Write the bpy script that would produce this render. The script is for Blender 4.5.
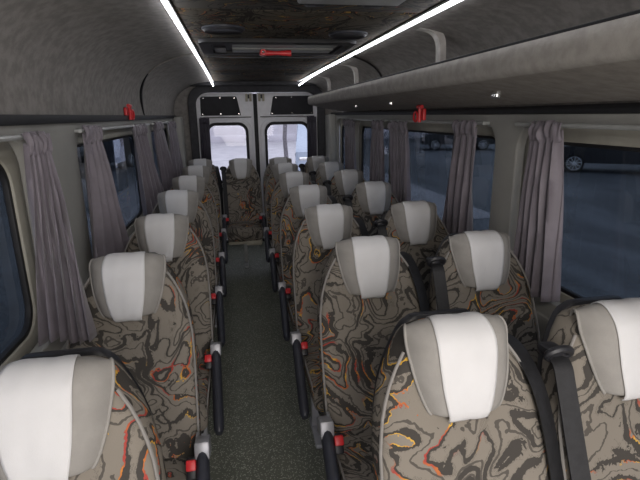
import bpy, bmesh, math, random
from mathutils import Vector, Matrix, Euler
random.seed(7)
S = bpy.context.scene
for o in list(bpy.data.objects): bpy.data.objects.remove(o)
C = S.collection
PI = math.pi

# ------------------------------------------------------------ camera
yaw, pitch, roll, foc = 0.173, 0.261, -0.016, 470.0
cy, sy, cp, sp = math.cos(yaw), math.sin(yaw), math.cos(pitch), math.sin(pitch)
fw = Vector((sy*cp, cy*cp, -sp)); rt = Vector((cy, -sy, 0)); up = rt.cross(fw)
r2 = rt*math.cos(roll) + up*math.sin(roll); u2 = up*math.cos(roll) - rt*math.sin(roll)
cam_d = bpy.data.cameras.new('camera'); cam = bpy.data.objects.new('camera', cam_d); C.objects.link(cam)
M = Matrix((r2, u2, -fw)).transposed().to_4x4(); M.translation = Vector((0, 0, 1.65))
cam.matrix_world = M
cam_d.sensor_fit = 'HORIZONTAL'; cam_d.sensor_width = 36; cam_d.lens = foc/640*36; cam_d.clip_start = 0.05; cam_d.clip_end = 300
S.camera = cam
# ------------------------------------------------------------ world, light, exposure
W = bpy.data.worlds.new('world'); S.world = W; W.use_nodes = True
bg = W.node_tree.nodes['Background']; bg.inputs[0].default_value = (0.70, 0.71, 0.82, 1); bg.inputs[1].default_value = 2.3
S.view_settings.view_transform = 'Standard'; S.view_settings.look = 'None'
S.view_settings.gamma = 1; S.view_settings.use_curve_mapping = False; S.view_settings.exposure = 0.2
def area(name, loc, rot, sx, sy_, power, col):
    l = bpy.data.lights.new(name, 'AREA'); l.shape = 'RECTANGLE'; l.size = sx; l.size_y = sy_; l.energy = power; l.color = col
    o = bpy.data.objects.new(name, l); C.objects.link(o); o.location = loc; o.rotation_euler = rot; return o
# daylight coming in through the windscreen, behind the camera
area('windscreen_daylight', (0.28, -1.45, 1.35), (math.radians(88), 0, 0), 1.7, 1.1, 31, (1.0, 0.93, 0.85))
# cab dome lamp over the driver, behind the camera
area('cab_dome_lamp', (0.28, -0.35, 2.0), (math.radians(28), 0, 0), 0.35, 0.2, 7.0, (1.0, 0.92, 0.82))

# ------------------------------------------------------------ materials
def new_mat(name):
    m = bpy.data.materials.new(name); m.use_nodes = True
    nt = m.node_tree; b = nt.nodes['Principled BSDF']; return m, nt, b
def N(nt, t, **kw):
    n = nt.nodes.new(t)
    for k, v in kw.items(): setattr(n, k, v)
    return n
def mth(nt, op, a, b=None, clamp=False):
    n = N(nt, 'ShaderNodeMath', operation=op); n.use_clamp = clamp
    for i, x in enumerate((a, b)):
        if x is None: continue
        if isinstance(x, (int, float)): n.inputs[i].default_value = x
        else: nt.links.new(x, n.inputs[i])
    return n.outputs[0]
def mixc(nt, f, a, b):
    n = N(nt, 'ShaderNodeMix', data_type='RGBA')
    if isinstance(f, (int, float)): n.inputs[0].default_value = f
    else: nt.links.new(f, n.inputs[0])
    for i, x in ((6, a), (7, b)):
        if isinstance(x, tuple): n.inputs[i].default_value = (*x, 1)
        else: nt.links.new(x, n.inputs[i])
    return n.outputs[2]
def noise(nt, vec, scale, detail=2, rough=.5, dist=0):
    n = N(nt, 'ShaderNodeTexNoise'); n.inputs['Scale'].default_value = scale; n.inputs['Detail'].default_value = detail
    n.inputs['Roughness'].default_value = rough; n.inputs['Distortion'].default_value = dist
    if vec is not None: nt.links.new(vec, n.inputs['Vector'])
    return n.outputs['Fac']
def sstep(nt, x, a, b):
    n = N(nt, 'ShaderNodeMapRange', interpolation_type='SMOOTHSTEP'); nt.links.new(x, n.inputs[0])
    n.inputs[1].default_value = a; n.inputs[2].default_value = b; return n.outputs[0]
def plain(name, col, rough=.5, metal=0, var=.12, scale=18, bump=0, bscale=200, spec=.5, sheen=0, emit=None):
    m, nt, b = new_mat(name)
    tc = N(nt, 'ShaderNodeTexCoord').outputs['Object']
    n = noise(nt, tc, scale, 4, .6)
    dark = tuple(c*(1-var) for c in col); lite = tuple(min(1, c*(1+var)) for c in col)
    nt.links.new(mixc(nt, sstep(nt, n, .3, .7), dark, lite), b.inputs['Base Color'])
    b.inputs['Roughness'].default_value = rough; b.inputs['Metallic'].default_value = metal
    b.inputs['Specular IOR Level'].default_value = spec
    if sheen: b.inputs['Sheen Weight'].default_value = sheen
    if bump:
        bp = N(nt, 'ShaderNodeBump'); bp.inputs['Strength'].default_value = bump; bp.inputs['Distance'].default_value = .002
        nt.links.new(noise(nt, tc, bscale, 2), bp.inputs['Height']); nt.links.new(bp.outputs[0], b.inputs['Normal'])
    if emit:
        b.inputs['Emission Color'].default_value = (*emit[0], 1); b.inputs['Emission Strength'].default_value = emit[1]
    return m
def camo(name, ground, dark, scale=3.7, hot=1.0, rnd=True):
    m, nt, b = new_mat(name)
    tc = N(nt, 'ShaderNodeTexCoord').outputs['Object']
    mp = N(nt, 'ShaderNodeMapping'); nt.links.new(tc, mp.inputs['Vector'])
    vec = mp.outputs[0]
    if rnd:
        oi = N(nt, 'ShaderNodeObjectInfo').outputs['Random']
        cb = N(nt, 'ShaderNodeCombineXYZ'); nt.links.new(mth(nt, 'MULTIPLY', oi, 37.0), cb.inputs[0]); nt.links.new(mth(nt, 'MULTIPLY', oi, 11.0), cb.inputs[2])
        nt.links.new(cb.outputs[0], mp.inputs['Location'])
    def field(off):
        v_ = vec
        if off:
            va = N(nt, 'ShaderNodeVectorMath', operation='ADD'); nt.links.new(vec, va.inputs[0]); va.inputs[1].default_value = off; v_ = va.outputs[0]
        return mth(nt, 'ADD', mth(nt, 'MULTIPLY', noise(nt, v_, scale, 2.4, .5, .6), 12.5), mth(nt, 'MULTIPLY', noise(nt, v_, 34, 2, .6), .42))
    fld = field(None); ep = .002
    gx = mth(nt, 'DIVIDE', mth(nt, 'SUBTRACT', field((ep, 0, 0)), fld), ep)
    gz = mth(nt, 'DIVIDE', mth(nt, 'SUBTRACT', field((0, -ep*.38, ep*.92) if rnd else (0, ep, 0)), fld), ep)
    gm = mth(nt, 'ADD', mth(nt, 'SQRT', mth(nt, 'ADD', mth(nt, 'MULTIPLY', gx, gx), mth(nt, 'MULTIPLY', gz, gz))), 5.0)
    fr = mth(nt, 'FRACT', fld)
    d = mth(nt, 'DIVIDE', mth(nt, 'ABSOLUTE', mth(nt, 'SUBTRACT', fr, .5)), gm)         # metres to the nearest contour
    wid = mth(nt, 'MAXIMUM', mth(nt, 'SUBTRACT', mth(nt, 'MULTIPLY', noise(nt, vec, 8, 1), .026), .0085), .0022)
    line = mth(nt, 'LESS_THAN', d, wid)
    ids = mth(nt, 'FLOOR', fld)
    # woven dots show as a broken edge around the dark bands
    wn = N(nt, 'ShaderNodeTexChecker'); wn.inputs['Scale'].default_value = 330; nt.links.new(tc, wn.inputs['Vector'])
    near = mth(nt, 'LESS_THAN', d, mth(nt, 'ADD', wid, .004))
    dots = mth(nt, 'MULTIPLY', mth(nt, 'MULTIPLY', wn.outputs[1], near), .35)
    fr2 = mth(nt, 'DIVIDE', mth(nt, 'ABSOLUTE', mth(nt, 'SUBTRACT', mth(nt, 'FRACT', mth(nt, 'ADD', fld, .46)), .5)), gm)
    thin = mth(nt, 'LESS_THAN', fr2, .0022)
    dk = mth(nt, 'MAXIMUM', mth(nt, 'MAXIMUM', line, dots), mth(nt, 'MULTIPLY', thin, .8))
    base = mixc(nt, noise(nt, vec, 3.2, 2), tuple(c*.88 for c in ground), tuple(c*1.12 for c in ground))
    c1 = mixc(nt, mth(nt, 'MULTIPLY', dk, .9), base, dark)
    # flame-coloured edge on one side of some contours
    e0 = mth(nt, 'DIVIDE', mth(nt, 'SUBTRACT', fr, .5), gm)
    edge = mth(nt, 'MULTIPLY', mth(nt, 'GREATER_THAN', e0, mth(nt, 'SUBTRACT', wid, .0004)), mth(nt, 'LESS_THAN', e0, mth(nt, 'ADD', wid, .0034)))
    msk = sstep(nt, noise(nt, vec, 5.0, 1.5), .49, .55)
    hm = N(nt, 'ShaderNodeMath', operation='MULTIPLY'); nt.links.new(edge, hm.inputs[0]); nt.links.new(msk, hm.inputs[1])
    cr = N(nt, 'ShaderNodeValToRGB'); nt.links.new(noise(nt, vec, 16, 2), cr.inputs[0])
    e = cr.color_ramp.elements; e[0].position = .38; e[0].color = (.42, .05, .04, 1); e[1].position = .57; e[1].color = (.72, .42, .05, 1)
    k = e.new(.5); k.color = (.60, .19, .04, 1)
    c2 = mixc(nt, mth(nt, 'MULTIPLY', hm.outputs[0], .85*hot), c1, cr.outputs[0])
    nt.links.new(c2, b.inputs['Base Color']); b.inputs['Roughness'].default_value = .92; b.inputs['Specular IOR Level'].default_value = .15
    bp = N(nt, 'ShaderNodeBump'); bp.inputs['Strength'].default_value = .25; bp.inputs['Distance'].default_value = .0015
    nt.links.new(noise(nt, tc, 420, 1), bp.inputs['Height']); nt.links.new(bp.outputs[0], b.inputs['Normal'])
    return m
def glass_mat(name, tint, gloss=.6):
    m, nt, b = new_mat(name); nt.nodes.remove(b)
    out = nt.nodes['Material Output']
    tr = N(nt, 'ShaderNodeBsdfTransparent'); tr.inputs[0].default_value = (*tint, 1)
    gl = N(nt, 'ShaderNodeBsdfGlossy'); gl.inputs['Roughness'].default_value = .02; gl.inputs[0].default_value = (.9, .9, .95, 1)
    ge = N(nt, 'ShaderNodeNewGeometry'); dt = N(nt, 'ShaderNodeVectorMath', operation='DOT_PRODUCT')
    nt.links.new(ge.outputs['Incoming'], dt.inputs[0]); nt.links.new(ge.outputs['Normal'], dt.inputs[1])
    k_ = mth(nt, 'SUBTRACT', 1.0, mth(nt, 'ABSOLUTE', dt.outputs['Value']), True)
    fres = mth(nt, 'ADD', mth(nt, 'MULTIPLY', mth(nt, 'POWER', k_, 5.0), .9), .03)     # the same from either side of the pane
    mx = N(nt, 'ShaderNodeMixShader'); nt.links.new(mth(nt, 'MULTIPLY', fres, gloss), mx.inputs[0])
    nt.links.new(tr.outputs[0], mx.inputs[1]); nt.links.new(gl.outputs[0], mx.inputs[2]); nt.links.new(mx.outputs[0], out.inputs[0])
    return m
MT = dict(
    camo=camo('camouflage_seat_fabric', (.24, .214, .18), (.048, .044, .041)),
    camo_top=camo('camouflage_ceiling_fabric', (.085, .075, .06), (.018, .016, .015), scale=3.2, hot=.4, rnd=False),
    grey_cloth=plain('grey_headrest_cloth', (.32, .305, .285), .85, var=.06, bump=.3, bscale=500, spec=.2),
    piping=plain('grey_piping', (.27, .255, .24), .8, var=.08, spec=.2),
    white_cloth=plain('white_cover_cloth', (.69, .685, .69), .8, var=.03, scale=6, bump=.3, bscale=700, spec=.2),
    black=plain('black_plastic', (.018, .018, .022), .45, var=.2),
    rubber=plain('black_rubber', (.010, .010, .012), .6, var=.2),
    strap=plain('black_belt_webbing', (.014, .014, .016), .55, var=.25, scale=60),
    arm=plain('dark_blue_grey_armrest', (.035, .037, .048), .38, var=.15),
    bracket=plain('satin_grey_metal', (.36, .36, .38), .4, .3, var=.1),
    chrome=plain('bright_chrome', (.75, .74, .72), .2, .9, var=.05),
    red=plain('red_plastic', (.62, .025, .03), .4, var=.1),
    beige=plain('beige_painted_steel', (.42, .39, .31), .5, var=.1),
    wall=plain('grey_wall_panel', (.35, .345, .32), .55, var=.05, scale=5, spec=.4),
    wall_edge=plain('beige_window_surround', (.37, .355, .305), .6, var=.05, spec=.3),
    felt=plain('grey_felt_lining', (.24, .225, .212), .95, var=.16, scale=22, bump=.5, bscale=260, spec=.1),
    felt_lip=plain('light_grey_felt', (.38, .36, .335), .95, var=.12, scale=22, bump=.5, bscale=260, spec=.1),
    felt_under=plain('grey_felt_underside', (.34, .315, .29), .95, var=.12, scale=22, bump=.5, bscale=260, spec=.1),
    felt_dark=plain('dark_grey_felt', (.065, .065, .07), .95, var=.12, scale=20, bump=.3, spec=.1),
    cover_black=plain('dark_cover_panel', (.018, .018, .023), .7, var=.15),
    door_paint=plain('white_grey_door_paint', (.78, .78, .82), .35, var=.04),
    curtain=plain('mauve_grey_curtain', (.20, .178, .205), .5, var=.08, scale=12, bump=.25, bscale=600, spec=.3, sheen=.3),
    curtain_dark=plain('dark_rear_curtain', (.06, .055, .075), .6, var=.12),
    led=plain('white_led_light', (1, 1, 1), .5, var=0, emit=((.93, .94, 1), 11)),
    rod=plain('pale_grey_rail', (.45, .46, .45), .4, .2, var=.06),
    pale=plain('pale_grey_plastic', (.33, .34, .33), .5, var=.08),
    tint=glass_mat('tinted_window_glass', (.30, .335, .365), 1.0),
    clear=glass_mat('clear_window_glass', (.93, .94, .95), .6),
    car_black=plain('black_car_paint', (.008, .008, .010), .25, var=.1),
    car_white=plain('white_car_paint', (.33, .38, .46), .3, var=.05),
    car_glass=plain('dark_car_glass', (.02, .025, .03), .08, var=.1),
    alloy=plain('silver_alloy', (.92, .92, .94), .5, .1, var=.05),
    tyre=plain('black_tyre', (.012, .012, .012), .85, var=.2),
    facade=plain('pale_rendered_facade', (.46, .44, .48), .9, var=.08, scale=.7),
    paving=plain('pale_concrete_paving', (.36, .35, .37), .8, var=.12, scale=1.5),
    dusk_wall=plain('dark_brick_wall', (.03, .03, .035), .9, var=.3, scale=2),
    bark=plain('dark_bark', (.13, .12, .13), .9, var=.3),
)
# floor covering: speckled dark green-grey vinyl
m, nt, b = new_mat('speckled_vinyl'); MT['floor'] = m
tc = N(nt, 'ShaderNodeTexCoord').outputs['Object']
v = N(nt, 'ShaderNodeTexVoronoi'); v.inputs['Scale'].default_value = 125; nt.links.new(tc, v.inputs['Vector'])
sp1 = mth(nt, 'LESS_THAN', v.outputs['Distance'], .34)
sel = mth(nt, 'GREATER_THAN', noise(nt, v.outputs['Position'], 60, 0), .44)
cc = mixc(nt, noise(nt, tc, 6, 3), (.13, .14, .11), (.20, .21, .165))
cc = mixc(nt, mth(nt, 'MULTIPLY', mth(nt, 'MULTIPLY', sp1, sel), .75), cc, (.62, .63, .54))
nt.links.new(cc, b.inputs['Base Color']); b.inputs['Roughness'].default_value = .55
# asphalt outside
m, nt, b = new_mat('worn_asphalt'); MT['asphalt'] = m
tc = N(nt, 'ShaderNodeTexCoord').outputs['Object']
mp = N(nt, 'ShaderNodeMapping'); mp.inputs['Scale'].default_value = (1, .35, 1); mp.inputs['Rotation'].default_value = (0, 0, .9); nt.links.new(tc, mp.inputs['Vector'])
a1 = noise(nt, mp.outputs[0], .55, 5, .62, .5)
cc = mixc(nt, sstep(nt, a1, .38, .62), (.065, .072, .080), (.14, .152, .17))
crk = noise(nt, mp.outputs[0], 1.3, 3, .5, 1.2)
ck = mth(nt, 'LESS_THAN', mth(nt, 'ABSOLUTE', mth(nt, 'SUBTRACT', crk, .47)), .005)
cc = mixc(nt, mth(nt, 'MULTIPLY', ck, .8), cc, (.03, .03, .035))
cc = mixc(nt, mth(nt, 'MULTIPLY', sstep(nt, noise(nt, tc, 30, 3, .7), .4, .7), .35), cc, (.06, .065, .07))
nt.links.new(cc, b.inputs['Base Color']); b.inputs['Roughness'].default_value = .6

# ------------------------------------------------------------ mesh helpers
class MB:
    def __init__(s): s.v = []; s.f = []
    def add(s, vs, fs, mat=None):
        k = len(s.v)
        s.v += [tuple(mat @ Vector(p)) if mat else tuple(p) for p in vs]
        s.f += [tuple(i+k for i in f) for f in fs]; return s
    def box(s, c, size, r=0.0, rot=None, seg=2):
        bm = bmesh.new(); bmesh.ops.create_cube(bm, size=1)
        for v in bm.verts: v.co = Vector((v.co.x*size[0], v.co.y*size[1], v.co.z*size[2]))
        if r > 0: bmesh.ops.bevel(bm, geom=bm.edges[:], offset=min(r, min(size)*.49), segments=seg, affect='EDGES', profile=.5)
        mt = Matrix.Translation(c)
        if rot: mt = mt @ Euler(rot).to_matrix().to_4x4()
        bm.verts.index_update()
        s.add([v.co[:] for v in bm.verts], [[v.index for v in f.verts] for f in bm.faces], mt); bm.free(); return s
    def rings(s, rs, closed=True, cap=True):
        n = len(rs[0]); k = len(s.v)
        for r in rs: s.v += [tuple(p) for p in r]
        m_ = n if closed else n-1
        for i in range(len(rs)-1):
            for j in range(m_):
                a, b_ = k+i*n+j, k+i*n+(j+1) % n
                s.f.append((a, b_, b_+n, a+n))
        if cap and closed:
            s.f.append(tuple(k+j for j in reversed(range(n)))); s.f.append(tuple(k+(len(rs)-1)*n+j for j in range(n)))
        return s
    def tube(s, pts, r, n=8, flat=1.0):
        pts = [Vector(p) for p in pts]; rs = []; prev = None
        for i, p in enumerate(pts):
            t = (pts[min(i+1, len(pts)-1)]-pts[max(i-1, 0)]).normalized()
            a = prev if prev else (Vector((0, 0, 1)) if abs(t.z) < .9 else Vector((1, 0, 0)))
            a = (a - t*a.dot(t)).normalized(); b_ = t.cross(a); prev = a
            rr = r[i] if isinstance(r, (list, tuple)) else r
            rs.append([p + a*math.cos(2*PI*j/n)*rr + b_*math.sin(2*PI*j/n)*rr*flat for j in range(n)])
        return s.rings(rs)
    def grid(s, fn, nu, nv):
        k = len(s.v)
        for i in range(nv+1):
            for j in range(nu+1): s.v.append(tuple(fn(j/nu, i/nv)))
        for i in range(nv):
            for j in range(nu):
                a = k+i*(nu+1)+j; s.f.append((a, a+1, a+nu+2, a+nu+1))
        return s
    def disc(s, c, r, ax, th, n=24):
        c = Vector(c); ax = Vector(ax).normalized(); return s.tube([c-ax*th/2, c+ax*th/2], r, n)
    def build(s, name, mat, parent=None, loc=None, smooth=42, solid=0, sub=0):
        me = bpy.data.meshes.new(name); me.from_pydata(s.v, [], s.f)
        bm = bmesh.new(); bm.from_mesh(me); bmesh.ops.recalc_face_normals(bm, faces=bm.faces[:])
        for f in bm.faces: f.smooth = True
        for e in bm.edges:
            if len(e.link_faces) == 2 and e.calc_face_angle(0) > math.radians(smooth): e.smooth = False
        bm.to_mesh(me); bm.free()
        if mat: me.materials.append(MT[mat] if isinstance(mat, str) else mat)
        o = bpy.data.objects.new(name, me); C.objects.link(o)
        if parent: o.parent = parent
        if loc: o.location = loc
        if sub:
            md = o.modifiers.new('sub', 'SUBSURF'); md.levels = sub; md.render_levels = sub
        if solid:
            md = o.modifiers.new('solid', 'SOLIDIFY'); md.thickness = solid; md.offset = 0
        return o
def tag(o, label=None, cat=None, group=None, kind=None):
    if label: o['label'] = label
    if cat: o['category'] = cat
    if group: o['group'] = group
    if kind: o['kind'] = kind
    return o
def struct(o): o['kind'] = 'structure'; return o
def empty(name, loc=(0, 0, 0), rz=0):
    o = bpy.data.objects.new(name, None); o.empty_display_size = .1; C.objects.link(o); o.location = loc; o.rotation_euler = (0, 0, rz); return o
def copy_tree(o, parent=None):
    c = o.copy(); C.objects.link(c); c.parent = parent
    for ch in list(o.children): copy_tree(ch, c)
    return c
def rrect(x0, y0, x1, y1, r, n=7):
    out = []
    rr = r if isinstance(r, (tuple, list)) else (r,)*4
    for (cx, cy_, a0), q in zip(((x1, y1, 0), (x0, y1, 90), (x0, y0, 180), (x1, y0, 270)), rr):
        sx = -1 if cx == x1 else 1; sy_ = -1 if cy_ == y1 else 1
        for i in range(n+1):
            a = math.radians(a0+90*i/n); out.append((cx+sx*q+q*math.cos(a), cy_+sy_*q+q*math.sin(a)))
    return out
def plate(name, outer, holes, th, mat, remap, parent=None, bevel=0):
    """flat panel with holes, thickness th; remap takes (a, b, h) to the world"""
    cu = bpy.data.curves.new('outline', 'CURVE'); cu.dimensions = '2D'; cu.fill_mode = 'BOTH'; cu.extrude = th/2
    if bevel: cu.bevel_depth = bevel; cu.bevel_resolution = 2
    for poly in [outer]+holes:
        spn = cu.splines.new('POLY'); spn.points.add(len(poly)-1)
        for p, q in zip(spn.points, poly): p.co = (q[0], q[1], 0, 1)
        spn.use_cyclic_u = True
    tmp = bpy.data.objects.new('outline', cu); C.objects.link(tmp)
    bpy.context.view_layer.update()
    me = bpy.data.meshes.new_from_object(tmp.evaluated_get(bpy.context.evaluated_depsgraph_get()))
    bpy.data.objects.remove(tmp)
    for v in me.vertices: v.co = remap(*v.co)
    me.materials.clear(); me.materials.append(MT[mat]); me.name = name
    bm = bmesh.new(); bm.from_mesh(me); bmesh.ops.remove_doubles(bm, verts=bm.verts[:], dist=1e-5)
    bmesh.ops.recalc_face_normals(bm, faces=bm.faces[:])
    for f in bm.faces: f.smooth = True
    for e in bm.edges:
        if len(e.link_faces) != 2 or e.calc_face_angle(0) > .6: e.smooth = False
    bm.to_mesh(me); bm.free()
    o = bpy.data.objects.new(name, me); C.objects.link(o)
    if parent: o.parent = parent
    return o

# ------------------------------------------------------------ the bus body
XL, XR, YF, YR = -.71, 1.28, -1.5, 6.28         # wall faces, front and rear
XC = (XL+XR)/2
fl = MB().box((XC, (YF+YR)/2, -.02), (XR-XL+.1, YR-YF, .04)).build('floor', 'floor'); struct(fl)
# side walls with window openings, below the black strip
left_win = [(.15, 1.80), (2.33, 4.0), (4.36, 5.85)]
right_win = [(.35, 1.99), (2.2, 3.72), (3.86, 5.0), (5.3, 5.95)]
def wall(name, x, sgn, wins):
    holes = [rrect(a-.02, .86, b+.02, 1.605, .13) for a, b in wins]
    return struct(plate(name, [(YF, 0), (YR, 0), (YR, 1.64), (YF, 1.64)], holes, .03, 'wall', lambda a, b, h: (x+sgn*.015+h, a, b), bevel=.008))
wall('wall_left', XL, -1, left_win); wall('wall_right', XR, 1, right_win)
k = 0
for x, sgn, wins in ((XL, -1, left_win), (XR, 1, right_win)):
    for a, b in wins:
        k += 1
        e = empty('window_%d' % k, (0, 0, 0)); struct(e)
        # beige recessed surround, rubber seal and the pane
        o1 = plate('window_surround', rrect(a-.05, .83, b+.05, 1.625, .13), [rrect(a+.03, .90, b-.03, 1.53, .1)], .012, 'wall_edge', lambda p, q_, h: (x+sgn*(.056)+h, p, q_), e, bevel=.004)
        o2 = plate('window_seal', rrect(a+.01, .88, b-.01, 1.55, .11), [rrect(a+.045, .915, b-.045, 1.515, .09)], .014, 'rubber', lambda p, q_, h: (x+sgn*.066+h, p, q_), e, bevel=.004)
        o3 = plate('window_pane', rrect(a+.03, .90, b-.03, 1.53, .1), [], .005, 'tint', lambda p, q_, h: (x+sgn*.078+h, p, q_), e)
# light seams in the wall panels and the ledge below the windows
n = 0
for x, ys in ((XL+.001, (2.12, 4.2)), (XR-.001, (2.09, 3.79, 5.12))):
    for yy in ys:
        n += 1; struct(MB().box((x, yy, 1.25), (.006, .012, .8), .002).build('trim_%d' % n, 'wall_edge'))
for x, sg in ((XL, 1), (XR, -1)):
    n += 1
    prof = [(0, .80), (.018, .795), (.03, .77), (.034, .70), (.05, .66), (.055, .40), (.055, .02), (0, .02)]
    mbp = MB(); mbp.rings([[(x+sg*p, yy, z) for p, z in prof] for yy in (YF, YR)])
    struct(mbp.build('trim_%d' % n, 'wall'))
    n += 1
    struct(MB().box((x+sg*.008, (YF+YR)/2-.03, 1.648 if sg > 0 else 1.654), (.03, YR-YF-.06, .034), .004).build('trim_%d' % n, 'rubber'))
# felt coves above the strip
def cove_prof(sgn, x, xin, tip=2.05):
    return [(x, 1.655), (x-sgn*.004, 1.76), (x-sgn*.03, 1.85), (x-sgn*.09, 1.93), (x-sgn*.18, 1.99), (x-sgn*.29, 2.027), (x-sgn*.40, 2.045), (xin, tip)]
def smooth_prof(p, m_=5):
    out = []
    for i in range(len(p)-1):
        p0, p1, p2, p3 = p[max(i-1, 0)], p[i], p[i+1], p[min(i+2, len(p)-1)]
        for j in range(m_):
            t = j/m_; out.append(tuple(.5*((2*b_)+(-a_+c_)*t+(2*a_-5*b_+4*c_-d_)*t*t+(-a_+3*b_-3*c_+d_)*t**3) for a_, b_, c_, d_ in zip(p0, p1, p2, p3)))
    return out+[p[-1]]
LX, RX = -.212, .83      # inner edges of the coves, where the light strips run
pl = smooth_prof(cove_prof(-1, XL, LX)); pr = smooth_prof(cove_prof(1, XR, RX))
def cove(name, prof, sgn, mat='felt'):
    mb = MB(); cs = []
    prof_o = [(p[0]+sgn*.02, p[1]+.02) for p in reversed(prof)]
    mb.rings([[(px, yy, pz) for px, pz in prof+prof_o] for yy in (YF, -.5, 1, 2.5, 4, 5.2, YR)])
    return struct(mb.build(name, mat))
cove('wall_left_upper', pl, -1); cove('wall_right_upper', pr, 1)
# seam that sweeps up each cove towards the front, dark except the upper left half
def seam(prof, y0, y1, sgn):
    pts = []
    for i, (px, pz) in enumerate(prof):
        t = i/(len(prof)-1); pts.append((px-sgn*.002, y0+(y1-y0)*(t**1.0), pz-.001))
    return pts
sl = seam(pl, 4.15, 3.35, -1); hf = len(sl)//2
struct(MB().tube(sl[:hf], [.003+.012*math.sin(PI*i/(hf-1)) for i in range(hf)], 8).build('trim_21', 'rubber'))
struct(MB().tube(sl[hf-1:], .005, 8).build('trim_23', 'felt_lip'))  # highlight on the seam's upper half, painted in as a thin lighter tube
struct(MB().tube(seam(pr, 4.15, 3.35, 1), .009, 8).build('trim_22', 'rubber'))
# ceiling: camouflage-covered panels with dark seams between
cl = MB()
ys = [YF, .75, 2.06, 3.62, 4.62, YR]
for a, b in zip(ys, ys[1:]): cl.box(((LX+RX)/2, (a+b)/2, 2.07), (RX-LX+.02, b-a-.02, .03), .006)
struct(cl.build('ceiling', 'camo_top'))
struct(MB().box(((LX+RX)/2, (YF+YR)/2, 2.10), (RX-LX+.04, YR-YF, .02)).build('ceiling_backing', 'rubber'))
# roof hatch frame with a recess and slats, red hammer fixed on it
h = empty('roof_hatch', (.28, 3.05, 2.05)); tag(h, 'dark framed roof hatch with a shallow tray, set in the patterned ceiling', 'roof hatch')
def hmap(z0): return lambda a, b_, hh: (a, b_, z0+hh)
plate('hatch_frame', rrect(-.44, -.29, .44, .27, .07), [rrect(-.38, -.21, .38, .19, .04)], .018, 'rubber', hmap(-.006), h, bevel=.003)
MB().box((.05, .10, -.006), (.62, .16, .014), .004).box((.05, -.06, -.003), (.62, .1, .008), .003).build('hatch_lid', 'pale', h)
MB().box((0, -.03, .003), (.80, .42, .01)).build('hatch_well', 'rubber', h)
for i in range(3): MB().box((-.33, .12-.06*i, -.012), (.07, .02, .012), .003).build('hatch_hinge', 'arm', h)
MB().tube([(-.42, .24, -.03), (-.30, .262, -.033), (.42, .262, -.033)], .004, 6).build('hatch_edge_strip', 'arm', h)
e = empty('emergency_hammer', (.235, 3.03, 2.012)); tag(e, 'red emergency hammer lying across the roof hatch', 'hammer')
MB().tube([(-.02, 0, 0), (.045, 0, 0), (.10, 0, 0), (.135, 0, 0)], [.016, .011, .015, .018], 10, .6).build('handle', 'red', e)
MB().tube([(-.035, -.045, 0), (-.035, .045, 0)], .017, 10).box((-.035, 0, 0), (.04, .05, .03), .006).build('hammer_head', 'red', e)
for q_ in (1, -1): MB().tube([(-.035, q_*.045, 0), (-.035, q_*.055, 0), (-.035, q_*.062, 0)], [.01, .007, .002], 8).build('hammer_tip', 'chrome', e)
# round speakers, small slot vents, pale unit near the front
def speaker(x, y, rx, ry, label):
    e = empty('ceiling_speaker', (x, y, 2.052)); tag(e, label, 'speaker', 'round ceiling speakers')
    rs = []
    for rr, z in ((1, 0), (1, -.012), (.93, -.02), (.82, -.014), (.5, -.011), (.02, -.010)):
        rs.append([(rx*rr*math.cos(2*PI*j/32), ry*rr*math.sin(2*PI*j/32), z) for j in range(32)])
    MB().rings(rs).build('speaker_grille', 'black', e)
    rs = [[(rx*rr*math.cos(2*PI*j/32), ry*rr*math.sin(2*PI*j/32), z) for j in range(32)] for rr, z in ((1.06, 0), (1.06, -.008), (.99, -.012), (.99, 0))]
    MB().rings(rs, cap=False).build('speaker_rim', 'arm', e)
speaker(-.02, 2.44, .095, .085, 'round black ceiling speaker beside the left light strip')
speaker(.61, 2.55, .095, .085, 'round black ceiling speaker beside the right light strip')
for x, lb in ((0.0, 'small black slot vent at the ceiling rear, left one of two'), (.62, 'small black slot vent at the ceiling rear, right one of two')):
    e = empty('ceiling_vent', (x, 4.92, 2.053)); tag(e, lb, 'vent', 'rear ceiling vents')
    MB().box((0, 0, 0), (.19, .09, .024), .008).build('vent_frame', 'rubber', e)
    mb = MB()
    for i in range(3): mb.box((0, -.025+.025*i, -.012), (.16, .008, .006), .002)
    mb.build('vent_slat', 'rubber', e)
e = empty('ceiling_air_unit', (.44, 1.66, 2.043)); tag(e, 'pale grey rounded ceiling unit at the top edge of the picture', 'ceiling unit')
MB().box((0, 0, 0), (.38, .34, .02), .009, seg=3).build('unit_body', 'pale', e)
for q_ in (-.12, .10): MB().box((q_, .19, .005), (.08, .06, .03), .01).build('unit_clip', 'black', e)
# LED strips
def led(x, x2, label, sg, y_break):
    e = empty('led_strip', (x, 0, 2.045)); tag(e, label, 'led strip', 'ceiling led strips')
    f = lambda y: (x2-x)*max(0, (y-4)/2.1)**2
    zf = lambda y: -.035*max(0, (y-4)/2.1)**2
    for a, b in ((YF+.1, y_break-.01), (y_break+.01, 6.08)):
        ys_ = [a+(b-a)*i/12 for i in range(13)]
        MB().rings([[(f(y)-.0052, y, -.013+zf(y)), (f(y)+.0052, y, -.013+zf(y)), (f(y)+.0052, y, -.002+zf(y)), (f(y)-.0052, y, -.002+zf(y))] for y in ys_]).build('led_diffuser', 'led', e)
    MB().box((0, (YF+6.1)/2, .003), (.026, 6.0-YF, .008)).build('led_channel', 'pale', e)
led(LX, LX+.0, 'straight glowing white led strip along the left side of the ceiling', 1, 3.6)
led(RX-.012, RX+.0, 'glowing white led strip above the luggage shelf on the right', -1, 4.45)
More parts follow.
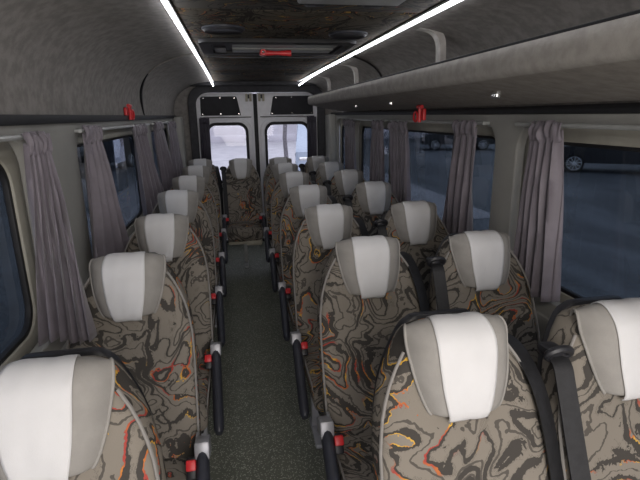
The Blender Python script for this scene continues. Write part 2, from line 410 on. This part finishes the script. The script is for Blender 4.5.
# luggage shelf
sh = empty('luggage_shelf', (0, 0, 0)); tag(sh, 'long grey felt luggage shelf running above the right-hand windows', 'luggage shelf')
prof = [(.85, 1.835), (.845, 1.81), (.846, 1.765), (.862, 1.742), (.90, 1.735), (1.10, 1.715), (1.262, 1.692), (1.266, 1.71), (.90, 1.76), (.875, 1.775), (.872, 1.83), (.862, 1.841)]
lipp = [(.862, 1.848), (.85, 1.843), (.845, 1.82), (.846, 1.778), (.856, 1.762), (.875, 1.755), (.878, 1.768), (.868, 1.775), (.868, 1.838)]
und = [(.874, 1.756), (1.06, 1.712), (1.262, 1.678), (1.266, 1.692), (.874, 1.770)]
SY0, SY1 = -.6, 5.5
MB().rings([[(x, y, z) for x, z in lipp] for y in (SY0, 2, 4, SY1)]).build('shelf_lip', 'felt_lip', sh, smooth=60)
MB().rings([[(x, y, z) for x, z in und] for y in (SY0, 2, 4, SY1)]).build('shelf_underside', 'felt_under', sh)
MB().tube([(.860, SY0, 1.849), (.860, SY1, 1.849)], .006, 6).build('shelf_edge_trim', 'rubber', sh)
for y in (2.33, 4.0, 5.15, .6):
    path = [(.90, 2.040), (.955, 2.030), (.99, 2.008), (1.008, 1.96), (1.01, 1.86), (1.01, 1.765)]
    path = smooth_prof(path, 4)
    mb = MB(); mb.rings([[(px, y-.03, pz), (px+.004, y+.03, pz), (px+.03, y+.03, pz+.012), (px+.03, y-.03, pz+.012)] for px, pz in path])
    mb.build('shelf_bracket', 'felt_lip', sh, smooth=50)
for i, (x, y) in enumerate(((1.0, 1.74), (1.0, 3.0), (1.0, 3.9))):
    e = MB().box((0, 0, -.003), (.02, .045, .03), .005, (0, math.radians(13), 0)).build('shelf_latch', 'chrome', sh, loc=(x, y, 1.718))
# passenger service button is part of the shelf underside; hooks hang from the black strips
def hammer_holder(loc, sgn, label):
    e = empty('emergency_hammer', loc); tag(e, label, 'hammer')
    MB().box((sgn*.012, 0, 0), (.02, .05, .07), .006).build('holder', 'red', e)
    MB().tube([(sgn*.035, .0, .05), (sgn*.035, 0, 0), (sgn*.035, 0, -.045)], [.012, .009, .011], 8).tube([(sgn*.035, -.035, .045), (sgn*.035, .035, .045)], .012, 8).build('handle', 'red', e)
    pts = [(sgn*.045, .04+.03*math.cos(a), -.012+.03*math.sin(a)) for a in [2*PI*i/16 for i in range(17)]]
    MB().tube(pts, .006, 6).build('pull_ring', 'red', e)
    MB().tube([(sgn*.035, .035, .045), (sgn*.035, .048, .045)], [.008, .003], 8).build('hammer_tip', 'chrome', e)
hammer_holder((XL, 3.42, 1.68), 1, 'red emergency hammer in its holder on the left wall strip')
hammer_holder((XR-.13, 2.80, 1.640), -1, 'red emergency hammer in its holder under the right luggage shelf')

# ------------------------------------------------------------ rear end: dark surround, two doors, light outside
YD = 6.3
def rmap(y): return lambda a, b_, hh: (a, y+hh, b_)
DL, DR, DT = -.46, 1.10, 1.945
struct(plate('wall_back', [(XL-.05, 0), (XR+.05, 0), (XR+.05, 2.12), (XL-.05, 2.12)], [rrect(DL, -.05+.06, DR, DT, (.16, .16, .02, .02))], .05, 'felt', rmap(YR), bevel=.012))
struct(plate('trim_35', rrect(DL-.07, .0, DR+.07, DT+.07, (.2, .2, .02, .02)), [rrect(DL, .01, DR, DT, (.16, .16, .01, .01))], .04, 'felt_dark', rmap(YR-.04), bevel=.012))
# padded jamb sweeping forward around the opening
def door(num, x0, x1, inner, hinge):
    d = empty('door_%d' % num); struct(d)
    rc = (.02, .13, .02, .02) if inner > 0 else (.13, .02, .02, .02)
    wx0, wx1 = (x0+.10, x1-.085) if inner > 0 else (x0+.085, x1-.10)
    plate('door_panel', rrect(x0, .03, x1, DT-.02, rc), [rrect(wx0, .80, wx1, 1.56, .12)], .05, 'door_paint', rmap(YD+.05), d, bevel=.01)
    plate('window_seal', rrect(wx0-.012, .79, wx1+.012, 1.572, .13), [rrect(wx0+.022, .825, wx1-.022, 1.535, .10)], .03, 'rubber', rmap(YD+.03), d, bevel=.005)
    plate('window_surround', rrect(wx0-.055, .745, wx1+.05, 1.61, .16), [rrect(wx0-.014, .787, wx1+.014, 1.574, .13)], .02, 'door_paint', rmap(YD+.012), d, bevel=.007)
    plate('door_pane', rrect(wx0+.01, .81, wx1-.01, 1.55, .11), [], .005, 'clear', rmap(YD+.05), d)
    # dark trapezoid cover plate with screws
    if inner > 0: ol = [(x0+.05, 1.66), (x1-.165, 1.66), (x1-.205, 1.87), (x1-.22, 1.885), (x0+.075, 1.885), (x0+.055, 1.87)]
    else: ol = [(x0+.165, 1.66), (x1-.05, 1.66), (x1-.055, 1.87), (x1-.075, 1.885), (x0+.22, 1.885), (x0+.205, 1.87)]
    cvp = plate('cover_plate', ol, [], .008, 'cover_black', rmap(YD+.012), d, bevel=.004)
    mb = MB(); a, b_ = ol[0][0]+.02, ol[1][0]-.02; c_, d_ = ol[4][0]+.01 if inner > 0 else ol[4][0]+.03, ol[3][0]-.03
    for sx, sz in ((a, 1.675), ((a+b_)/2, 1.675), (b_, 1.675), (x0+.09 if inner > 0 else x0+.24, 1.868), ((a+b_)/2, 1.872), (x1-.235 if inner > 0 else x1-.09, 1.868)):
        mb.disc((sx, YD+.002, sz), .006, (0, 1, 0), .008, 10)
    mb.build('screw', 'chrome', cvp)
    MB().box(((x0+x1)/2-inner*.0, YD+.008, 1.632), (x1-x0-.06, .012, .010), .003).build('door_groove', 'rubber', d)
    lx = x1-.055 if inner > 0 else x0+.055
    l_ = MB().box((lx-.025, YD+.004, 1.87), (.028, .03, .09), .004).box((lx+.025, YD+.004, 1.87), (.028, .03, .09), .004).build('door_latch', 'beige', d)
    MB().box((lx, YD+.0, 1.885), (.02, .03, .05), .003).build('latch_bolt', 'black', l_)
    MB().box(((x0+x1)/2, YD+.02, .68), (x1-x0-.12, .014, .10), .006).build('door_lower_panel', 'cover_black', d)
door(1, DL+.015, .262, 1, -1); door(2, .315, DR-.015, -1, 1)
struct(MB().box((.2885, YD+.03, .97), (.05, .05, 1.9), .01).build('trim_31', 'rubber'))
# padded roof header in front of the doors
struct(MB().box(((DL+DR)/2, 6.17, 2.035), (1.72, .18, .06), .025, seg=3).build('trim_32', 'felt_dark'))
for i, (x, sg) in enumerate(((XL+.05, 1), (XR-.05, -1))):
    struct(MB().box((x, 6.1, .83), (.10, .30, 1.64), .03, seg=3).build('trim_%d' % (33+i), 'wall'))

# ------------------------------------------------------------ curtains and rails
def curtain(TL, TR, BR, BL, pleats, label, group, mat='curtain', amp=.014, seed=0, name='curtain'):
    rnd = random.Random(seed); TL, TR, BR, BL = map(Vector, (TL, TR, BR, BL))
    ph = [rnd.uniform(0, 6.28) for _ in range(4)]
    def pos(u, v, head=False):
        a = TL.lerp(TR, u); b_ = BL.lerp(BR, u)
        t = v**1.15
        p = a.lerp(b_, t)
        side = (TR-TL).lerp(BR-BL, t); side.normalize()
        nrm = side.cross(Vector((0, 0, 1))).normalized()
        w = .5+.5*min(1, v*3)
        s_ = math.sin(2*PI*pleats*u+ph[0]+.7*math.sin(3*v+ph[1])) + .45*math.sin(2*PI*pleats*1.9*u+ph[2]+1.2*v)
        lat = .008*math.sin(2*PI*pleats*u*1.0+ph[3]+2.5*v)
        return p+nrm*(amp*(.7+1.0*v)*w*s_+.003*math.sin(2*PI*pleats*3.7*u+4*v))+side*lat+Vector((0, 0, .006*math.sin(9*u+ph[2])*v))
    mb = MB().grid(pos, pleats*10, 26)
    c = mb.build(name, mat, solid=.002, smooth=80)
    tag(c, label, 'curtain', group)
    def hd(u, v):
        p = pos(u, 0); side = (TR-TL).normalized(); nrm = side.cross(Vector((0, 0, 1)))
        s_ = math.sin(2*PI*pleats*2.1*u+ph[1]+2*v)
        return p+nrm*(.003+.009*s_*(.6+.4*math.sin(5*v+u*9))+.010*math.sin(PI*v))+Vector((0, 0, .030-.075*v+.006*math.sin(u*17+ph[3])))
    MB().grid(hd, pleats*12, 6).build('gathered_header', mat, c, solid=.002, smooth=80)
    return c
gl, gr = 'curtains along the left windows', 'curtains along the right windows'
def lc(y, x, z): return (x, y, z)
zt, zb = 1.575, .90
curtain((-.66, 1.67, zt), (-.64, 1.79, zt), (-.505, 1.565, .925), (-.668, 1.58, .93), 5, 'mauve-grey gathered curtain beside the nearest left window', gl, seed=1, amp=.015)
curtain((-.675, 2.33, 1.585), (-.66, 2.56, 1.58), (-.59, 2.62, .93), (-.675, 2.20, 1.0), 5, 'mauve-grey curtain behind the second left headrest from the front', gl, seed=2)
curtain((-.675, 3.42, 1.57), (-.665, 3.85, 1.57), (-.60, 4.0, .95), (-.675, 3.55, .94), 5, 'mauve-grey curtain at the rear end of the middle left window', gl, seed=3)
curtain((-.675, 4.32, 1.575), (-.665, 4.75, 1.575), (-.62, 5.0, .95), (-.675, 4.4, 1.0), 5, 'mauve-grey curtain at the front end of the rearmost left window', gl, seed=4)
curtain((-.675, 5.3, 1.57), (-.665, 5.75, 1.57), (-.62, 5.85, .95), (-.675, 5.4, .96), 5, 'mauve-grey curtain at the back end of the rearmost left window', gl, seed=5)
curtain((1.22, 1.82, 1.575), (1.215, 1.635, 1.58), (1.20, 1.55, .92), (1.215, 1.81, .885), 5, 'satin grey curtain beside the large nearest right window showing a car', gr, seed=6, amp=.018)
curtain((1.22, 2.53, 1.575), (1.22, 2.28, 1.575), (1.215, 2.25, .93), (1.22, 2.62, .93), 4, 'grey curtain at the front end of the second right window', gr, seed=7)
curtain((1.22, 3.64, 1.56), (1.22, 3.28, 1.56), (1.21, 3.18, .95), (1.22, 3.5, .95), 5, 'grey curtain at the back end of the second right window', gr, seed=8)
curtain((1.22, 4.17, 1.56), (1.22, 3.86, 1.56), (1.21, 3.78, .95), (1.22, 4.15, .95), 4, 'grey curtain at the front end of the third right window', gr, seed=9)
curtain((1.22, 5.3, 1.56), (1.22, 4.82, 1.56), (1.21, 4.7, .95), (1.22, 5.15, .95), 5, 'grey curtain at the back end of the third right window', gr, seed=10)
curtain((-.42, 6.255, 1.60), (-.30, 6.255, 1.60), (-.30, 6.25, .78), (-.42, 6.25, .78), 4, 'dark curtain hanging on the left rear door', 'rear door curtains', 'curtain_dark', .008, 11)
curtain((.94, 6.255, 1.60), (1.06, 6.255, 1.60), (1.06, 6.25, .78), (.94, 6.25, .78), 4, 'dark curtain hanging on the right rear door', 'rear door curtains', 'curtain_dark', .008, 12)
def rail(x, a, b, sg, lb, g):
    e = empty('curtain_rail', (x, 0, 1.595)); tag(e, lb, 'curtain rail', g)
    MB().tube([(0, a, 0), (0, b, 0)], .009, 8).build('rail_tube', 'rod', e)
    for y in (a+.02, b-.02): MB().tube([(0, y, 0), (sg*.05, y, 0)], .008, 8).disc((sg*.043, y, 0), .02, (1, 0, 0), .008, 14).build('rail_mount', 'rod', e)
rail(-.675, .2, 1.78, -1, 'pale rail over the nearest left window', 'left curtain rails')
rail(-.675, 2.3, 4.1, -1, 'pale rail over the middle left window', 'left curtain rails')
rail(-.675, 4.3, 5.8, -1, 'pale rail over the rearmost left window', 'left curtain rails')
rail(1.235, .4, 1.96, 1, 'pale rail over the nearest right window', 'right curtain rails')
rail(1.235, 2.24, 3.70, 1, 'pale rail over the second right window from the camera', 'right curtain rails')
rail(1.235, 3.84, 5.35, 1, 'pale rail over the third right window from the camera', 'right curtain rails')

# ------------------------------------------------------------ seats
def yb(z): return -.41*(1.17-z)          # front face of the backrest at height z
WP = [(.46, .220), (.60, .220), (.80, .219), (.90, .214), (.97, .201), (1.02, .183), (1.06, .162), (1.10, .134), (1.13, .112), (1.148, .09), (1.156, .06)]
def wz(z):
    for (a, wa), (b, wb) in zip(WP, WP[1:]):
        if z <= b: return wa+(wb-wa)*max(0, (z-a)/(b-a))
    return WP[-1][1]
def sect(hw, y0, y1, z, n=32, e1=.32, e2=.55):
    out = []
    for j in range(n):
        a = 2*PI*j/n; c_, s_ = math.cos(a), math.sin(a)
        x = hw*math.copysign(abs(c_)**e1, c_); yy = (y0+y1)/2+(y1-y0)/2*math.copysign(abs(s_)**e2, s_)
        if s_ < 0: yy += .016*(1-min(1, abs(x)/(hw*.75))**2)*(-s_)*(1 if z < 1.0 else .3)     # shallow dish between the bolsters
        out.append((x, yy, z))
    return out
zs = [.46, .52, .60, .70, .80, .88, .94, 1.0, 1.04, 1.08, 1.11, 1.125, 1.138, 1.146, 1.152, 1.156]
def make_seat(arm, belt, bench=False):
    r = empty('bus_seat'); dw = .020 if bench else 0
    mb = MB(); rs = []
    for z in zs:
        th = .125 if z < 1.1 else .125-.075*((z-1.1)/.056)**2
        rs.append(sect(wz(z), yb(z), yb(z)+th, z))
    mb.rings(rs); bk = mb.build('backrest', 'camo', r, smooth=60)
    pts = []
    zz = [.48+i*(1.10-.48)/18 for i in range(19)]
    for z in zz: pts.append((wz(z)*.985, yb(z)+.017, z))
    for q_ in (1, -1): MB().tube([(q_*a, b_, c_) for a, b_, c_ in pts], .0042, 6).build('piping', 'piping', bk)
    rs = [sect(wz(z)-.012, yb(z)+.09, yb(z)+.145-(.045*((z-1.1)/.056)**2 if z > 1.1 else 0), z) for z in zs[:-2]]
    MB().rings(rs).build('back_shell', 'black', r, smooth=60)
    # headrest pillow, wide on top and narrower below, rolling over the top edge
    P = [(yb(.97)-.006, .968), (yb(.975)-.024, .974), (yb(1.0)-.036, 1.0), (-.10, 1.04), (-.092, 1.085), (-.084, 1.12), (-.070, 1.148), (-.046, 1.167), (-.020, 1.176), (.006, 1.174), (.028, 1.162), (.042, 1.138), (.050, 1.10)]
    Q = [(yb(.97)+.004, .970), (yb(.975)+.002, .977), (yb(1.0)-.002, 1.0), (yb(1.04)-.004, 1.04), (yb(1.085)-.004, 1.082), (yb(1.12)-.002, 1.112), (-.014, 1.136), (-.004, 1.151), (.010, 1.158), (.024, 1.152), (.034, 1.142), (.042, 1.125), (.048, 1.10)]
    HW = [.084, .090, .101, .114, .1225, .127, .129, .1275, .123, .117, .112, .108, .104]
    def lerpl(L_, t):
        t *= len(L_)-1; i = min(int(t), len(L_)-2); f = t-i
        p0, p1, p2, p3 = L_[max(i-1, 0)], L_[i], L_[i+1], L_[min(i+2, len(L_)-1)]
        g = lambda a_, b_, c_, d_: .5*((2*b_)+(-a_+c_)*f+(2*a_-5*b_+4*c_-d_)*f*f+(-a_+3*b_-3*c_+d_)*f**3)
        return tuple(g(*q_) for q_ in zip(p0, p1, p2, p3)) if isinstance(p1, tuple) else g(p0, p1, p2, p3)
    def pad(u, v, off=0):
        x = (2*u-1); y1, z1 = lerpl(P, v); y2, z2 = lerpl(Q, v); k_ = abs(x)**4.5
        y, z = y1*(1-k_)+y2*k_, z1*(1-k_)+z2*k_
        if off:
            ya, za = lerpl(P, max(0, v-.01)); yb_, zb_ = lerpl(P, min(1, v+.01)); dy, dz = yb_-ya, zb_-za; L_ = math.hypot(dy, dz) or 1
            y += off*(-dz/L_); z += off*(dy/L_)
        return Vector((x*lerpl(HW, v), y, z))
    hr = MB().grid(pad, 28, 36)
    ep = [pad(0, i/30) for i in range(31)]; eq = [pad(1, i/30) for i in range(31)]
    hr.tube(ep, .004, 6).tube(eq, .004, 6)
    hd = hr.build('headrest', 'grey_cloth', r, smooth=70)
    def cov(u, v):
        vv = .0+.97*v
        w = .54+.02*math.sin(vv*5)
        uu = .5+(u-.5)*w-.012
        p = pad(uu, vv, .0035+.0009*math.sin(u*9+v*7)+.0004*math.sin(u*19-v*9))
        if v < .08: p += Vector((0, -.004, -.012*(1-v/.08)))
        return p
    cv = MB().grid(cov, 18, 36).build('headrest_cover', 'white_cloth', hd, smooth=70, solid=.0016)
    cv['label'] = 'white cloth strip over the grey headrest'
    # hemmed edges of the cover
    # cushion
    rs = []
    for t, hh in ((0, .10), (.02, .125), (.08, .14), (.2, .145), (.5, .14), (.8, .145), (.92, .15), (.97, .13), (1, .085)):
        y = -.20-t*.50
        n = 28; ring = []
        hw = .206-dw-.012*(1 if t in (0, 1) else 0)
        for j in range(n):
            a = 2*PI*j/n; c_, s_ = math.cos(a), math.sin(a)
            ring.append((hw*math.copysign(abs(c_)**.35, c_), y, .43+t*.012+hh/2*math.copysign(abs(s_)**.5, s_)))
        rs.append(ring)
    cu_ = MB().rings(rs).build('seat_cushion', 'camo', r, smooth=60)
    for q_ in (1, -1): MB().tube([(q_*(.204-dw), -.24, .47), (q_*(.206-dw), -.60, .485), (q_*(.2-dw), -.69, .46)], .0042, 6).build('piping', 'piping', cu_)
    MB().box((0, -.42, .345), (.36, .42, .03), .008).box((0, -.64, .35), (.34, .035, .035), .01).build('base_frame', 'black' if not bench else 'beige', r)
    for sx in ((-.14, .14) if not bench else (0.0,)):
        MB().box((sx, -.27, .17), (.04, .045, .34), .006).box((sx, -.33, .012), (.05, .24, .024), .006).build('leg', 'bracket' if not bench else 'pale', r)
    if bench:
        MB().box((.09, -.66, .352), (.16, .06, .055), .012).build('slide_housing', 'beige', r)
    # armrests folding down beside the cushion
    for s_ in arm:
        ax = s_*(.236 if not bench else .212)
        A = Vector((ax, -.325, .555)); B = Vector((ax+s_*.012, -.685, .365)); d_ = (B-A)
        pts = [A+d_*t for t in (0, .03, .2, .5, .8, .96, 1)]
        am = MB().tube(pts, [.022, .030, .032, .032, .032, .029, .019], 12, .72).build('armrest', 'arm', r)
        MB().box((ax, -.310, .560), (.050, .085, .062), .007, (math.radians(-20), 0, 0)).box((ax-s_*.02, -.27, .47), (.012, .05, .22), .004).build('armrest_bracket', 'bracket', am)
        bx = s_*(.202-dw)
        bu = MB().box((bx, -.36, .525), (.036, .028, .07), .006, (math.radians(-35), 0, 0)).box((bx, -.31, .46), (.014, .008, .10), .002, (math.radians(-35), 0, 0)).build('belt_buckle', 'black', r)
        MB().box((bx, -.379, .552), (.032, .022, .034), .005, (math.radians(-35), 0, 0)).build('release_button', 'red', bu)
    if belt < 0:                      # strap running through a loop on the wall-side pairs
        bx = belt*.198
        path = [(bx, .0, 1.072), (bx, yb(1.06)-.010, 1.055), (bx+.002, yb(1.0)-.012, 1.0), (bx+.006, yb(.85)-.010, .85), (bx+.010, yb(.65)-.012, .65), (bx+.012, yb(.52)-.014, .50)]
        path = smooth_prof(path, 4)
        sb = MB().rings([[(x-.024, y, z), (x+.024, y-.004, z), (x+.024, y+.001, z), (x-.024, y+.005, z)] for x, y, z in path]).build('seat_belt', 'strap', r)
        pts = [(bx+.030*math.cos(2*PI*i/20), yb(1.07)-.002-.010*math.sin(2*PI*i/20), 1.072+.018*math.sin(2*PI*i/20)) for i in range(21)]
        MB().tube(pts, .010, 8).box((bx, yb(1.07)+.028, 1.066), (.05, .055, .03), .012).box((bx+.03, yb(1.07)+.05, 1.05), (.06, .03, .02), .006).build('belt_guide', 'black', sb)
    if belt > 0:                      # strap coming over the shoulder and down the edge of the backrest
        path = [(.140, .09, 1.07), (.160, .05, 1.085), (.178, -.005, 1.070), (.188, yb(1.02)-.008, 1.02), (.203, yb(.95)-.008, .95), (.211, yb(.85)-.006, .85), (.213, yb(.7)-.006, .70), (.212, yb(.58)-.006, .58), (.208, yb(.5)-.012, .49)]
        path = smooth_prof(path, 4)
        sb = MB().rings([[(x-.022, y-.004, z), (x+.018, y+.008, z), (x+.021, y+.013, z), (x-.022, y+.002, z)] for x, y, z in path]).build('seat_belt', 'strap', r)
        MB().box((.150, .075, 1.078), (.06, .05, .02), .008, (0, math.radians(35), 0)).build('belt_guide', 'black', sb)
    return r
proto = {}
def seat(kind, x, y, label, group, rz=0):
    arm, belt, bench = kind
    if kind not in proto: o = proto[kind] = make_seat(arm, belt, bench)
    else: o = copy_tree(proto[kind])
    o.location = (x, y, 0); o.rotation_euler = (0, 0, rz); tag(o, label, 'seat', group); return o
ordw = ['nearest the camera', 'second from the camera', 'third from the camera', 'fourth from the camera', 'fifth from the camera', 'sixth from the camera']
YL = [.945, 1.725, 2.43, 3.23, 4.02, 4.85]; XLs = [-.405, -.405, -.385, -.392, -.392, -.392]
for i in range(6):
    lb = 'single patterned seat left of the aisle, ' + ordw[i]
    if i == 0: lb = 'single patterned seat in the bottom left corner, nearest of the left column'
    seat(((1,), 0, False), XLs[i], YL[i], lb, 'single seats left of the aisle')
YI = [.975, 1.75, 2.465, 3.22, 4.03, 4.80]; XI = [.498, .497, .48, .484, .484, .488]
for i in range(6):
    seat(((-1,), 1, False), XI[i], YI[i], 'patterned aisle-side seat of the right pairs, ' + ordw[i], 'aisle-side seats right of the aisle')
YO = [.97, 1.73, 2.44, 3.26, 4.05, 4.79]; XO = [.952, .965, .955, .965, .97, .962]
for i in range(6):
    seat(((), -1, False), XO[i], YO[i], 'patterned window-side seat of the right pairs, ' + ordw[i], 'window-side seats right of the aisle')
seat(((), 1, False), -.40, 5.62, 'patterned seat in the back row beside the left wall', 'back row seats')
seat(((-1, 1), -1, True), .053, 5.52, 'patterned seat in the back row facing the aisle, on a beige frame', 'back row seats')
seat(((), 0, False), .508, 5.50, 'patterned back-row seat just right of the aisle seat on the beige frame', 'back row seats')
seat(((), -1, False), .955, 5.53, 'patterned seat in the back row beside the right wall', 'back row seats')

# ------------------------------------------------------------ outside
ZG = -.55
struct(MB().box((0, 10, ZG-.05), (160, 160, .1)).build('ground', 'asphalt'))
struct(MB().box((1.0, 25, ZG+.01), (9.0, 32, .03), .01).build('ground_paving', 'paving'))
def car(loc, rz, paint, label, h=1.5, L=4.4, name='car', boxy=False):
    c = empty(name, loc, rz); tag(c, label, 'van' if boxy else 'car')
    hl = L/2
    if boxy: prof = [(-hl, .35), (-hl, 1.0), (-hl+.15, 1.15), (-hl+.9, 1.35), (-hl+1.5, h), (hl-.1, h), (hl, h-.2), (hl, .35)]
    else: prof = [(-hl, .35), (-hl-.02, .75), (-hl+.25, .92), (-hl+1.15, 1.02), (-hl+1.9, h-.06), (-hl+2.4, h), (hl-.9, h-.05), (hl-.15, 1.05), (hl, .9), (hl, .35)]
    rs = []
    for y, k_ in ((-.86, .0), (-.9, .03), (-.9, .97), (.9, .97), (.9, .03), (.86, 0)): pass
    def ring(y, tuck):
        return [(x*(1-.03*tuck), y*(1-.16*max(0, (z-.95)/(h-.9))), z) for x, z in prof]
    MB().rings([ring(-.9, 1), ring(-.82, 0), ring(.82, 0), ring(.9, 1)]).build('car_body', paint, c, smooth=35)
    for s_ in (-1, 1):
        z0, z1 = (1.3, h-.15) if boxy else (1.03, h-.12)
        y0, y1 = [s_*(.905*(1-.16*max(0, (z-.95)/(h-.9)))+.002) for z in (z0, z1)]
        xs = (-hl+1.3, -hl+1.75, hl-1.0, hl-.5) if not boxy else (-hl+.95, -hl+1.45, -hl+2.3, -hl+2.3)
        MB().rings([[(xs[0], y0, z0), (xs[1], y1, z1), (xs[2], y1, z1), (xs[3], y0, z0)], [(xs[0], y0*.97, z0), (xs[1], y1*.97, z1), (xs[2], y1*.97, z1), (xs[3], y0*.97, z0)]]).build('side_window', 'car_glass', c)
    for wx in (-hl+.8, hl-.85):
        for s_ in (-1, 1):
            rs = [[(wx+r_*math.cos(a), s_*yy, .33+r_*math.sin(a)) for a in [2*PI*j/32 for j in range(32)]] for r_, yy in ((.33, .68), (.335, .72), (.335, .88), (.32, .905), (.25, .905), (.25, .84))]
            w_ = MB().rings(rs).build('wheel', 'tyre', c)
            mb = MB()
            for q_ in range(10):
                a = 2*PI*q_/10+.2
                mb.tube([(wx+.04*math.cos(a), s_*.90, .33+.04*math.sin(a)), (wx+.235*math.cos(a), s_*.90, .33+.235*math.sin(a))], [.016, .012], 6)
            mb.disc((wx, s_*.89, .33), .05, (0, 1, 0), .03, 14)
            mb.tube([(wx+.24*math.cos(a), s_*.90, .33+.24*math.sin(a)) for a in [2*PI*j/28 for j in range(29)]], .012, 6)
            mb.build('wheel_rim', 'alloy', w_)
    for s_ in (-.62, .62):
        MB().box((-hl+.02, s_, .78), (.08, .34, .12), .03).build('headlight', 'chrome', c)
    return c
# the dark car whose front wheel shows through the nearest right window
a_ = -.665
cx, cy_ = 12.15, 15.4
ux, uy = math.cos(a_), math.sin(a_)
nx, ny = uy, -ux      # towards the bus
car((cx+ux*1.4-nx*.9, cy_+uy*1.4-ny*.9, ZG), a_, 'car_black', 'black parked car with silver alloy wheel seen through the nearest right window', h=1.62, L=4.4)
car((13.5, 27.5, ZG), -.35, 'car_black', 'dark parked car far off, seen through the second right window', h=1.5)
car((-6.0, 22.0, ZG), 1.25, 'car_black', 'dark parked car seen through the middle left window', h=1.5)
car((3.15, 18.0, ZG), 1.45, 'car_white', 'pale parked van seen through the right rear door window', h=2.0, L=4.8, name='van', boxy=True)
tk = empty('tree', (1.6, 15.2, ZG)); tag(tk, 'dark bare tree seen through the right rear door window', 'tree')
MB().tube([(0, 0, 0), (.02, 0, .6), (-.03, 0, 1.5), (.05, 0, 2.6), (.0, 0, 4.0), (.05, 0, 5.2)], [.10, .07, .065, .06, .05, .02], 10).build('trunk', 'bark', tk)
for q_ in range(9):
    a = q_*2.4; z = 2.2+q_*.3; L_ = 1.5-.1*q_
    MB().tube([(0, 0, z), (L_*.4*math.cos(a), L_*.4*math.sin(a), z+.35), (L_*math.cos(a), L_*math.sin(a), z+1.0)], [.045, .03, .006], 6).build('branch', 'bark', tk)
bd = empty('building', (0, 44, ZG)); tag(bd, 'pale building seen through the rear door windows', 'building')
MB().box((0, 0, 4), (40, 6, 8)).build('facade_wall', 'facade', bd)
mb = MB()
for i in range(9): mb.box((-16+4*i, -3.02, 6.2), (1.4, .08, 1.2), .02)
mb.build('facade_window', 'car_glass', bd)
MB().box((0, -3.02, .3), (40, .1, .6), .02).build('plinth', 'facade', bd)
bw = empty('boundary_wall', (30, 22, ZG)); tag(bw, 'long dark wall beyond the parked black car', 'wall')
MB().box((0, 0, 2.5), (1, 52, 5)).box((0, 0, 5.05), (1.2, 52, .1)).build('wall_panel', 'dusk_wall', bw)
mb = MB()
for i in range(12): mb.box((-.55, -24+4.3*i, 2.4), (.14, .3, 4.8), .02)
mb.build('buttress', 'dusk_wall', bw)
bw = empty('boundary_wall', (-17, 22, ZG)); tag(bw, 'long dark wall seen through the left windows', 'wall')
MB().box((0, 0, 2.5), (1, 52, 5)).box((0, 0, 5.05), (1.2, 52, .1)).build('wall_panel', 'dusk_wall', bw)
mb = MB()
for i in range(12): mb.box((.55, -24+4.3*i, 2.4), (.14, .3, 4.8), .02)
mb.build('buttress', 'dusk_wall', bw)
